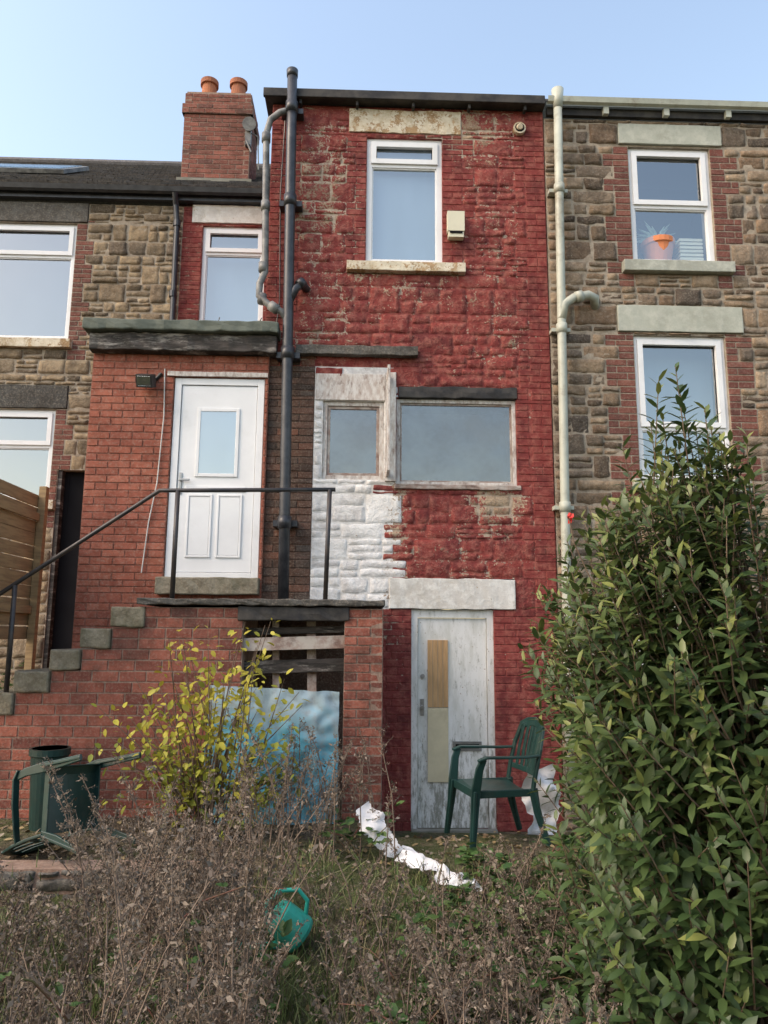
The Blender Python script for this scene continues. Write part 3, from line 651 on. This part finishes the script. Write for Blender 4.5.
# ================================================================== OBJECTS
def chair(name,M,loc,sc=1.0):
    b=MB()
    n=8;v=[];f=[]
    for j in range(n+1):
        for i in range(n+1):
            x=-.23+.46*i/n; y=-.24+.46*j/n; z=.425-.02*math.cos((i/n-.5)*math.pi)-.02*(j/n); 
            if j==0: z-=.02
            v.append((x,y,z))
    m=len(v); v+=[(p[0],p[1],p[2]-.012) for p in v]
    for j in range(n):
        for i in range(n):
            a=j*(n+1)+i; f.append((a,a+1,a+n+2,a+n+1)); f.append((m+a+n+1,m+a+n+2,m+a+1,m+a))
    b.add(v,f,0)
    b.box(-.23,.23,-.25,-.238,.36,.42)
    for s in (-1,1):
        b.box(s*.235-.006,s*.235+.006,-.24,.22,.365,.42)
        b.sweep([(s*.29,-.29,0),(s*.265,-.26,.25),(s*.255,-.245,.42),(s*.275,-.22,.58),(s*.285,-.19,.655)],(0,1,0),[.045,.06,.075,.06,.05],.022)
        b.sweep([(s*.29,-.29,0),(s*.25,-.255,.42)],(1,0,0),[.03,.06],.022)
        b.sweep([(s*.27,.33,0),(s*.245,.25,.25),(s*.235,.225,.42)],(0,1,0),[.045,.055,.07],.022)
        b.sweep([(s*.27,.33,0),(s*.225,.225,.42)],(1,0,0),[.03,.055],.022)
        b.sweep([(s*.235,.22,.40),(s*.24,.25,.55),(s*.235,.29,.70),(s*.20,.33,.83),(s*.16,.345,.865)],(1,0,0),.045,.022)
        b.sweep([(s*.287,-.235,.64),(s*.29,-.17,.665),(s*.285,0,.66),(s*.265,.16,.655),(s*.24,.275,.66)],(1,0,0),[.045,.055,.055,.05,.04],.018)
    b.sweep([(-.20,.33,.83),(-.12,.355,.87),(0,.365,.885),(.12,.355,.87),(.20,.33,.83)],(0,.2,1),.07,.02)
    b.sweep([(-.235,.255,.52),(0,.285,.515),(.235,.255,.52)],(0,.2,1),.04,.016)
    for i in range(6):
        x=-.165+.066*i; c=.03*(1-(x/.2)**2)
        b.sweep([(x*.95,.255+c,.52),(x*.95,.285+c,.68),(x*.9,.33+c,.86)],(1,0,0),.046,.012)
    e=empty(name,loc); b.build("shell",e,[m_chairg],bevel=.005,M=Matrix.Translation(loc)@M@Matrix.Scale(sc,4))
ch1=(1.0,-1.68,H(1.0,-1.68)-.01)
chair("plastic_garden_chair",Matrix.Rotation(math.radians(-78),4,'Z'),ch1,.95)
# knocked over onto its back: legs point right, front edge up
B=Matrix(((0,0,-1,0),(1,0,0,0),(0,-1,0,0),(0,0,0,1)))
chair("plastic_garden_chair.001",Matrix.Rotation(math.radians(-28),4,'Z')@Matrix.Rotation(math.radians(-8),4,'Y')@Matrix.Rotation(math.radians(-6),4,'X')@B@Matrix.Translation((0,0,-.43)),(-2.02,-2.0,H(-2.05,-2.0)+.37),.9)

b=MB()
b.tube([(0,0,0),(0,0,.02),(0,0,.17),(0,0,.2)],[.10,.108,.095,.08],0,24)
b.tube([(.09,0,.05),(.17,0,.13),(.24,0,.23)],[.025,.018,.014],0,12); b.tube([(.235,0,.225),(.27,0,.265)],[.016,.045],0,16)
b.tube([(-.09,0,.05),(-.16,0,.1),(-.17,0,.18),(-.1,0,.26),(0,0,.27),(.06,0,.20)],.013,0,10)
e=empty("watering_can",(-.30,-3.05,.2)); b.build("can_body",e,[m_teal],smooth=False,bevel=.003,M=Matrix.Translation((-.30,-3.1,.22))@Matrix.Rotation(math.radians(190),4,'Z')@Matrix.Rotation(math.radians(48),4,'Y')@Matrix.Scale(.95,4))
b=MB(); z=H(-2.45,-1.25); b.tube([(-2.45,-1.22,z-.02),(-2.45,-1.22,z+.54),(-2.45,-1.22,z+.55),(-2.45,-1.22,z+.60),(-2.45,-1.22,z+.60),(-2.45,-1.22,z+.54)],[.11,.14,.155,.155,.135,.13],0,24,cap=True); b.build("plastic_planter",None,[m_chairg])
def crumple(name,path,w,mat,amp=.03,n=50,mw=10,ragged=.3,up=(0,-.8,.6),taper=0,b=None):
    path=[Vector(p) for p in path]; own=b is None; b=b or MB(); v=[]; sd=R()*40
    for i in range(n+1):
        t=i/n*(len(path)-1); k=min(int(t),len(path)-2); p=path[k].lerp(path[k+1],t-k); d=(path[-1]-path[0]).normalized()
        s=d.cross(Vector(up)).normalized()
        wl=w*(.5+ragged*mn.noise(Vector((i*.10,3,sd)))+.12*mn.noise(Vector((i*.5,3,sd)))); wr=w*(.5+ragged*mn.noise(Vector((i*.10,9,sd)))+.12*mn.noise(Vector((i*.5,9,sd))))
        tp=1-taper*abs(i/n-.4)*1.2
        for j in range(mw+1):
            u=-wl*tp+(wl+wr)*tp*j/mw; q=p+s*u; nz=mn.noise(q*6)*amp+mn.noise(q*17)*amp*.4; q=q+Vector((nz*.3,-nz,nz*.6)); v.append(tuple(q))
    f=[(i*(mw+1)+j,i*(mw+1)+j+1,(i+1)*(mw+1)+j+1,(i+1)*(mw+1)+j) for i in range(n) for j in range(mw)]
    b.add(v,f,0)
    if own: return b.build(name,None,[mat],smooth=True)
crumple("torn_white_sheet",[(.03,-1.95,.64),(.14,-2.05,.48),(.27,-2.1,.36)],.17,m_whbag,.035,ragged=.25,taper=.6)
b=MB(); crumple("",[(.26,-2.3,.40),(.40,-2.4,.38),(.52,-2.45,.35)],.13,m_whbag,.06,n=24,ragged=.5,up=(0,-.5,.85),taper=.8,b=b)
crumple("",[(.50,-2.5,.37),(.62,-2.58,.33),(.76,-2.62,.30)],.12,m_whbag,.06,n=24,ragged=.6,up=(0,-.5,.85),taper=.9,b=b)
crumple("",[(.30,-2.12,.42),(.36,-2.15,.40),(.42,-2.2,.37)],.05,m_whbag,.03,n=12,ragged=.5,up=(0,-.5,.85),taper=.9,b=b)
b.build("torn_white_sheet.001",None,[m_whbag],smooth=True)
crumple("white_plastic_bag",[(1.44,-1.3,.80),(1.48,-1.3,.55),(1.50,-1.35,.3),(1.50,-1.4,.08)],.26,m_whbag,.16,n=30,ragged=.4)
b=MB(); v=[]; nx_,nz_=44,40
for j in range(nz_+1):
    for i in range(nx_+1):
        s=i/nx_; t=j/nz_; x=-1.24+1.07*s+.006*mn.noise(Vector((t*9,s,3))); zt=1.40-.05*s+.015*mn.noise(Vector((s*7,2,1))); z=.34+(zt-.34)*t
        y=-1.20+.09*t; q=Vector((x,y,z)); nz=mn.noise(Vector((x*7+z*4.5,z*1.5,1)))*.036+mn.noise(q*13)*.018+mn.noise(q*30)*.006
        v.append((x,y-nz-.025,z))
b.add(v,[(j*(nx_+1)+i,j*(nx_+1)+i+1,(j+1)*(nx_+1)+i+1,(j+1)*(nx_+1)+i) for j in range(nz_) for i in range(nx_)],0)
b.build("blue_plastic_sheeting",None,[m_tarp],smooth=True)

# ================================================================== PLANTS
TPL=np.array([[0,0,0],[.28,-.85,.0],[.28,0,0],[.28,.85,0],[.68,-.8,0],[.68,0,0],[.68,.8,0],[1,0,0]],float)
TF=[(0,2,1),(0,3,2),(1,2,5,4),(2,3,6,5),(4,5,7),(5,6,7)]
def norm(a): return a/np.maximum(np.linalg.norm(a,axis=1,keepdims=True),1e-9)
def leafmass(P,D,N,L,W,fold=.25,droop=.15,cr=None,quad=False):
    P=np.array(P,float);D=norm(np.array(D,float));N=np.array(N,float);n=len(P)
    L=np.array(L,float).reshape(-1);W=np.array(W,float).reshape(-1)
    S=norm(np.cross(D,N)); N=np.cross(S,D)
    if quad: T=np.array([[0,0,0],[.45,-1,0],[1,0,0],[.5,1,0]],float); F=[(0,1,2,3)]
    else: T=TPL;F=TF
    t=T[:,0];s=T[:,1]
    V=P[:,None,:]+D[:,None,:]*(t[None,:,None]*L[:,None,None])+S[:,None,:]*(s[None,:,None]*(W/2)[:,None,None])+N[:,None,:]*((np.abs(s)[None,:,None]*fold*(W/2)[:,None,None])-(t**2)[None,:,None]*droop*L[:,None,None])
    k=len(T); V=V.reshape(-1,3)
    loops=np.concatenate([np.array(q) for q in F]); lens=np.array([len(q) for q in F])
    LI=(loops[None,:]+(np.arange(n)*k)[:,None]).ravel(); LT=np.tile(lens,n)
    c=np.zeros((n,4),np.float32); c[:,0]=rng.random(n) if cr is None else np.clip(cr,0,1); c[:,1]=rng.random(n)
    return V,LI,LT,np.repeat(c,k,axis=0)
def massobj(name,parent,parts,mats,smooth=False):
    V=[];LI=[];LT=[];C=[];MI=[];o=0
    for (v,li,lt,c),mi in parts:
        V.append(v);LI.append(li+o);LT.append(lt);C.append(c);MI.append(np.full(len(lt),mi));o+=len(v)
    V=np.concatenate(V);LI=np.concatenate(LI);LT=np.concatenate(LT);C=np.concatenate(C);MI=np.concatenate(MI)
    me=bpy.data.meshes.new(name); me.vertices.add(len(V)); me.vertices.foreach_set("co",V.astype(np.float32).ravel())
    me.loops.add(len(LI)); me.loops.foreach_set("vertex_index",LI.astype(np.int32))
    me.polygons.add(len(LT)); st_=np.concatenate([[0],np.cumsum(LT)[:-1]]); me.polygons.foreach_set("loop_start",st_.astype(np.int32)); me.polygons.foreach_set("loop_total",LT.astype(np.int32))
    for m in mats: me.materials.append(m)
    me.polygons.foreach_set("material_index",MI.astype(np.int32))
    me.update(calc_edges=True); me.validate()
    a=me.color_attributes.new("Col",'FLOAT_COLOR','POINT'); a.data.foreach_set("color",C.astype(np.float32).ravel())
    return mkobj(name,me,parent)
def rv(s=1): return Vector((U(-1,1),U(-1,1),U(-1,1)))*s

def ztop(x):
    return float(np.interp(x,[.5,.76,.9,1.05,1.25,1.38,1.48,1.58,1.72,1.85,2.3,3.2],[1.2,1.90,2.15,2.42,2.48,2.66,2.86,2.82,2.52,2.42,2.36,2.2]))
def xleft(z): return float(np.interp(z,[0,.35,.6,1.2,1.9,2.4,3.0],[.58,.62,.80,.83,.77,1.0,1.38]))
e=empty("laurel_bush",(1.9,-4.0,.1)); stems=MB(); P=[];D=[];N=[];Ls=[];Ws=[];CR=[]
cnt=0; NB=1100
while cnt<NB:
    x=U(.60,2.95) if R()<.65 else U(.60,1.7); zt=ztop(x); z=.2+(zt-.2)*R()**.70
    if x<xleft(z)+.04: continue
    lim=.95*math.sqrt(max(.05,1-((x-1.95)/1.38)**2))*(1 if z<1.6 else max(.35,1-(z-1.6)*.5))
    y=-4.0-lim*U(.1,1) if R()<.68 else -4.0+lim*U(-.1,1)
    ln=U(.28,.55) if z>.7 else U(.2,.35)
    if cnt<12: x=U(1.2,1.8); z=U(2.75,3.12) if abs(x-1.5)<.12 else U(2.5,2.75); y=-4.0+U(-.2,.2); ln=U(.5,.8)
    cnt+=1
    tip=Vector((x,y,z)); base=Vector((1.95+(x-1.95)*.35,-4.0+(y+4.0)*.2,.1))
    out=Vector(((x-1.95)*.45,(y+4)*.55,0)); d=(out+Vector((0,0,.55+.5*sst(z,1.2,2.4)))+rv(.3)).normalized()
    if cnt<=12: d=(Vector((0,0,1))+rv(.12)).normalized()
    q=tip-d*ln
    inner=q.lerp(Vector((1.95,-3.9,q.z*.6)),.35)
    if q.z>.15: stems.tube([base,inner,q,tip],[.008,.006,.004,.002],0,5,cap=False)
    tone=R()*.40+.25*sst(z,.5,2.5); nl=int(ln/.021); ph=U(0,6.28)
    for k in range(nl):
        t=(k+.5)/nl; p=q.lerp(tip,t); ph+=2.4
        a=d.cross(Vector((math.cos(ph),math.sin(ph),.1))).normalized()
        dd=(a*(1.25-.6*t)+d*(.15+.75*t)+Vector((0,0,-.12))+rv(.2))
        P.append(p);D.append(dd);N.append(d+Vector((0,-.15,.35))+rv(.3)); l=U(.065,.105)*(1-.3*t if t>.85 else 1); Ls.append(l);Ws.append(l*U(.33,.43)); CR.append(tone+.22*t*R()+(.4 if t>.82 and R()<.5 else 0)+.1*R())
stems.build("branches",e,[m_stem],smooth=True)
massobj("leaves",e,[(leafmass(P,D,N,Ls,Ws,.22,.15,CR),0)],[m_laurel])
b=MB(); p=Vector((.955,-4.05,2.36)); b.tube([p-Vector((-.12,0,.35)),p-Vector((-.02,0,.12)),p],.003,1,5)
for i in range(9): q=p+rv(.012); d=rv(1).normalized()*.022; s=d.cross(rv(1)).normalized()*.014; b.add([tuple(q),tuple(q+d*.5+s),tuple(q+d),tuple(q+d*.5-s)],[(0,1,2,3)],0)
b.build("red_bloom",e,[m_rose,m_stem])

e=empty("yellow_leaved_shrub",(-1.2,-1.7,.3)); stems=MB(); P=[];D=[];N=[];Ls=[];Ws=[];CR=[]
for i in range(66):
    x=-1.15+U(-.78,.72); z=U(.6,1.5) 
    if abs(x+1.05)<.38 and R()<.45: z=U(1.4,1.92)
    tip=Vector((x,-1.75+U(-.35,.35),z)); base=Vector((-1.1+U(-.15,.15),-1.7+U(-.1,.1),.28))
    mid=base.lerp(tip,.5)+Vector((0,0,.12))+rv(.06); pts=[base,mid,tip]
    stems.tube(pts,[.007,.005,.002],0,5,cap=False)
    for k in range(int(U(16,32))):
        t=U(.25,1); p=(base.lerp(mid,t*2) if t<.5 else mid.lerp(tip,t*2-1)); off=rv(1).normalized()*U(.02,.11); 
        P.append(p+off);D.append(off+rv(.03)+Vector((0,0,-.02)));N.append(Vector((0,-.4,1))+rv(.6)); l=U(.035,.08); Ls.append(l);Ws.append(l*.62);CR.append(min(1,max(0,(z-.8)*.5+U(0,.55))))
stems.build("twigs",e,[m_stem],smooth=True); massobj("leaves",e,[(leafmass(P,D,N,Ls,Ws,.2,.15,CR),0)],[m_yel])

def weeds(name,spots,loc,leafy=1.0):
    e=empty(name,loc); s=MB(); P=[];D=[];N=[];Ls=[];Ws=[];CR=[]
    for (x,y,h) in spots:
        if y<-3.05 and abs(x/(y+7.4)+.075)<.040: continue
        if y<-2.3 and -.53<x/(y+7.4)<-.33: h=min(h,U(.35,.62))
        z=H(x,y); lean=Vector((U(-.35,.35),U(-.25,.25),0))*h; p0=Vector((x,y,z-.02)); pts=[p0]; tone=R()*.6; spire=R()<.7
        for k in range(1,5): t=k/4; pts.append(p0+Vector((0,0,h*t*(1-.08*t)))+lean*t*t+rv(.012))
        s.tube(pts,[.0045,.004,.0035,.003,.0015],0,4,cap=False)
        for k in range(int((14+h*26) if spire else (8+h*14))):
            t=U(.4,1) if spire else U(.25,1)**.8; i=min(3,int(t*4)); p=pts[i].lerp(pts[i+1],t*4-i); a=U(0,6.28); l=(U(.03,.10) if spire else U(.06,.2))*(1.4-t)
            d=Vector((math.cos(a),math.sin(a),U(.2,1.3))).normalized(); q=p+d*l
            s.tube([p,q],[.0016,.0008],0,3,cap=False)
            for m in range(int((8 if spire else 9)*leafy)):
                g=p.lerp(q,U(.2,1.05))+rv(.009); P.append(g);D.append(rv(1)+Vector((0,0,-.4)));N.append(rv(1)); w=U(.006,.017) if R()<.93 else U(.02,.04); Ls.append(w);Ws.append(w*U(.3,.6));CR.append(tone+.4*R())
    s.build("stalks",e,[m_dstem]); massobj("withered_leaves",e,[(leafmass(P,D,N,Ls,Ws,.3,.2,CR,True),0)],[m_dead])
sp=[]
for i in range(280): 
    y=U(-5.1,-2.9); D_=y+7.4; x=U(-.57,-.13)*D_; h=U(.5,1.15) if x>-.3*D_ else U(.7,1.35)
    sp.append((x,y,h))
for i in range(30): sp.append((U(-1.6,-.6),U(-3.0,-2.5),U(.4,.85)))
for i in range(26): sp.append((U(-1.5,-.2),U(-2.3,-1.5),U(.35,.85)))
weeds("dead_weeds",sp,(-1.5,-4,.1))
sp=[]
for i in range(170):
    y=U(-4.9,-2.7); D_=y+7.4; sp.append((U(-.17,.24)*D_,y,U(.25,.72)))
for i in range(34): sp.append((U(-.75,.25),U(-2.3,-1.3),U(.4,1.05)))
for i in range(60): y=U(-5.0,-3.2); D_=y+7.4; sp.append((U(.12,.35)*D_,y,U(.25,.7)))
weeds("dry_undergrowth",sp,(0,-3.5,.1),.9)
def green(name,spots,mat,loc,lr=(.04,.08),stem=m_bram,arch=True):
    e=empty(name,loc); s=MB(); P=[];D=[];N=[];Ls=[];Ws=[]
    for (x,y,h,n) in spots:
        z=H(x,y); a=U(0,6.28); out=Vector((math.cos(a),math.sin(a)*.6,0))*h*(.9 if arch else .15); p0=Vector((x,y,z)); pts=[p0+out*t+Vector((0,0,h*(1.6*t-.9*t*t if arch else t)))+rv(.01) for t in (0,.2,.4,.6,.8,1)]
        s.tube(pts,[.005,.0045,.004,.004,.003,.002],0,5,cap=False)
        for k in range(n):
            t=U(.15,1)*5; i=min(4,int(t)); p=pts[i].lerp(pts[i+1],t-i); o=rv(1); o.z=abs(o.z)*.4; o.normalize()
            q=p+o*U(.03,.09); 
            for sgn in (-1,0,1):
                dd=o+o.cross(Vector((0,0,1)))*sgn*.9; l=U(*lr); P.append(q);D.append(dd);N.append(Vector((0,0,1))+rv(.5));Ls.append(l);Ws.append(l*.68)
    s.build("stems",e,[stem],smooth=True); massobj("leaves",e,[(leafmass(P,D,N,Ls,Ws,.25,.2),0)],[mat])
sp=[(U(.3,1.05),U(-4.2,-3.1),U(.2,.5),14) for i in range(32)]+[(U(-.95,-.55),U(-4.2,-3.3),U(.2,.4),12) for i in range(8)]+[(U(-.3,.1),U(-2.2,-1.7),U(.2,.35),8) for i in range(5)]+[(U(.6,1.3),U(-2.9,-2.3),U(.15,.35),12) for i in range(12)]
green("bramble_patch",sp,m_nettle,(.6,-3.5,.1))
sp=[(-.9,-4.3,.9,6),(-1.0,-4.2,.8,4),(-.6,-4.4,.7,5),(.3,-3.9,.5,5),(-1.5,-4.5,.8,3),(-.2,-4.6,.5,4),(-1.2,-3.9,1.0,3),(.1,-4.3,.6,3),(-.8,-4.6,.8,2),(.4,-4.6,.6,3)]
green("bramble_arch",sp,m_nettle,(-.8,-4.3,.1),(.03,.05))
sp=[(U(-3.6,-2.9),U(-.6,.3),U(.3,.75),16) for i in range(14)]
green("ivy_clump",sp,m_nettle,(-3.2,-.2,1.1),(.03,.06))
n=22000; gy=rng.uniform(-5.6,-2.3,n); gx=rng.uniform(-.62,.62,n)*(gy+7.4+.4); keep=[]
for i in range(n):
    q=mn.noise(Vector((gx[i]*1.4,gy[i]*1.4,2)))
    keep.append(q>-.12 or R()<.4)
keep=np.array(keep); gx=gx[keep];gy=gy[keep]; n=len(gx); gz=np.array([H(x,y) for x,y in zip(gx,gy)])
Dg=np.stack([rng.normal(0,.45,n),rng.normal(0,.45,n),np.ones(n)],1); Ng=np.stack([rng.normal(0,1,n),rng.normal(0,1,n),rng.normal(0,.3,n)],1)
massobj("grass",None,[(leafmass(np.stack([gx,gy,gz-.01],1),Dg,Ng,rng.uniform(.07,.24,n),rng.uniform(.004,.008,n),.1,.45),0)],[m_grass])
n=2600; x=rng.uniform(-3.6,1.8,n); y=rng.uniform(-2.4,-.2,n)
x[:900]=rng.uniform(-2.2,1.5,900); y[:900]=rng.uniform(-5,-2.4,900)
z=np.array([H(a,c) for a,c in zip(x,y)])+.012
massobj("fallen_leaves",None,[(leafmass(np.stack([x,y,z],1),np.stack([rng.normal(0,1,n),rng.normal(0,1,n),rng.normal(0,.25,n)],1),np.stack([rng.normal(0,.35,n),rng.normal(0,.35,n),np.ones(n)],1),rng.uniform(.03,.07,n),rng.uniform(.02,.045,n),.3,.1),0)],[m_litter])
e=empty("unseen_reflection_trees",(0,-30,0)); s=MB(); P=[];D=[];N=[];Ls=[]  # unseen tree row added behind the camera for window reflections
for i in range(16):
    x=-32+i*4.2+U(-1,1); y=-30+U(-2,2); h=U(6,11); s.tube([(x,y,-.1),(x,y,h*.5),(x+U(-.5,.5),y,h*.9)],[.25,.18,.04],0,7)
    for k in range(350):
        o=rv(1).normalized()*R()**.4; P.append(Vector((x,y,h*.62))+Vector((o.x*2.4,o.y*2,o.z*h*.38)));D.append(rv(1));N.append(rv(1));Ls.append(U(.4,.8))
s.build("trunks",e,[m_stem]); massobj("crowns",e,[(leafmass(P,D,N,Ls,np.array(Ls)*.7,.2,.1,None,True),0)],[m_laurel])

# ================================================================== LIGHT / SKY / CAMERA
w=bpy.data.worlds.new("World"); SC.world=w; w.use_nodes=True; nt=w.node_tree
sky=nt.nodes.new("ShaderNodeTexSky"); sky.sky_type='NISHITA'; sky.sun_disc=False
EL,AZ=42,246   # azimuth from +Y
sky.sun_elevation=math.radians(EL); sky.sun_rotation=math.radians(AZ); sky.air_density=1.3; sky.dust_density=2.2; sky.ozone_density=1.2
bg=nt.nodes["Background"]; mxn=nt.nodes.new("ShaderNodeMix"); mxn.data_type='RGBA'; mxn.blend_type='MULTIPLY'; mxn.inputs[0].default_value=1; mxn.inputs[7].default_value=(2.95,2.62,2.3,1)
nt.links.new(sky.outputs[0],mxn.inputs[6]); nt.links.new(mxn.outputs[2],bg.inputs[0]); bg.inputs[1].default_value=.15
sd=Vector((math.sin(math.radians(AZ))*math.cos(math.radians(EL)),math.cos(math.radians(AZ))*math.cos(math.radians(EL)),math.sin(math.radians(EL))))
sl=bpy.data.lights.new("sun",'SUN'); sl.energy=1.35; sl.angle=math.radians(22); sl.color=(1,.91,.80)
so=bpy.data.objects.new("sun",sl); so.rotation_euler=(-sd).to_track_quat('-Z','Y').to_euler(); so.location=sd*50; SC.collection.objects.link(so)
cam=bpy.data.cameras.new("camera"); cam.sensor_fit='VERTICAL'; cam.sensor_height=36; cam.lens=26.016; cam.clip_end=1500; cam.clip_start=.05
co=bpy.data.objects.new("camera",cam)
Rm=Matrix.Rotation(math.radians(-1.7),4,'Z')@Matrix.Rotation(math.radians(99.4),4,'X')@Matrix.Rotation(math.radians(.46),4,'Z')
co.matrix_world=Matrix.Translation((0,-7.4,1.82))@Rm; SC.collection.objects.link(co); SC.camera=co
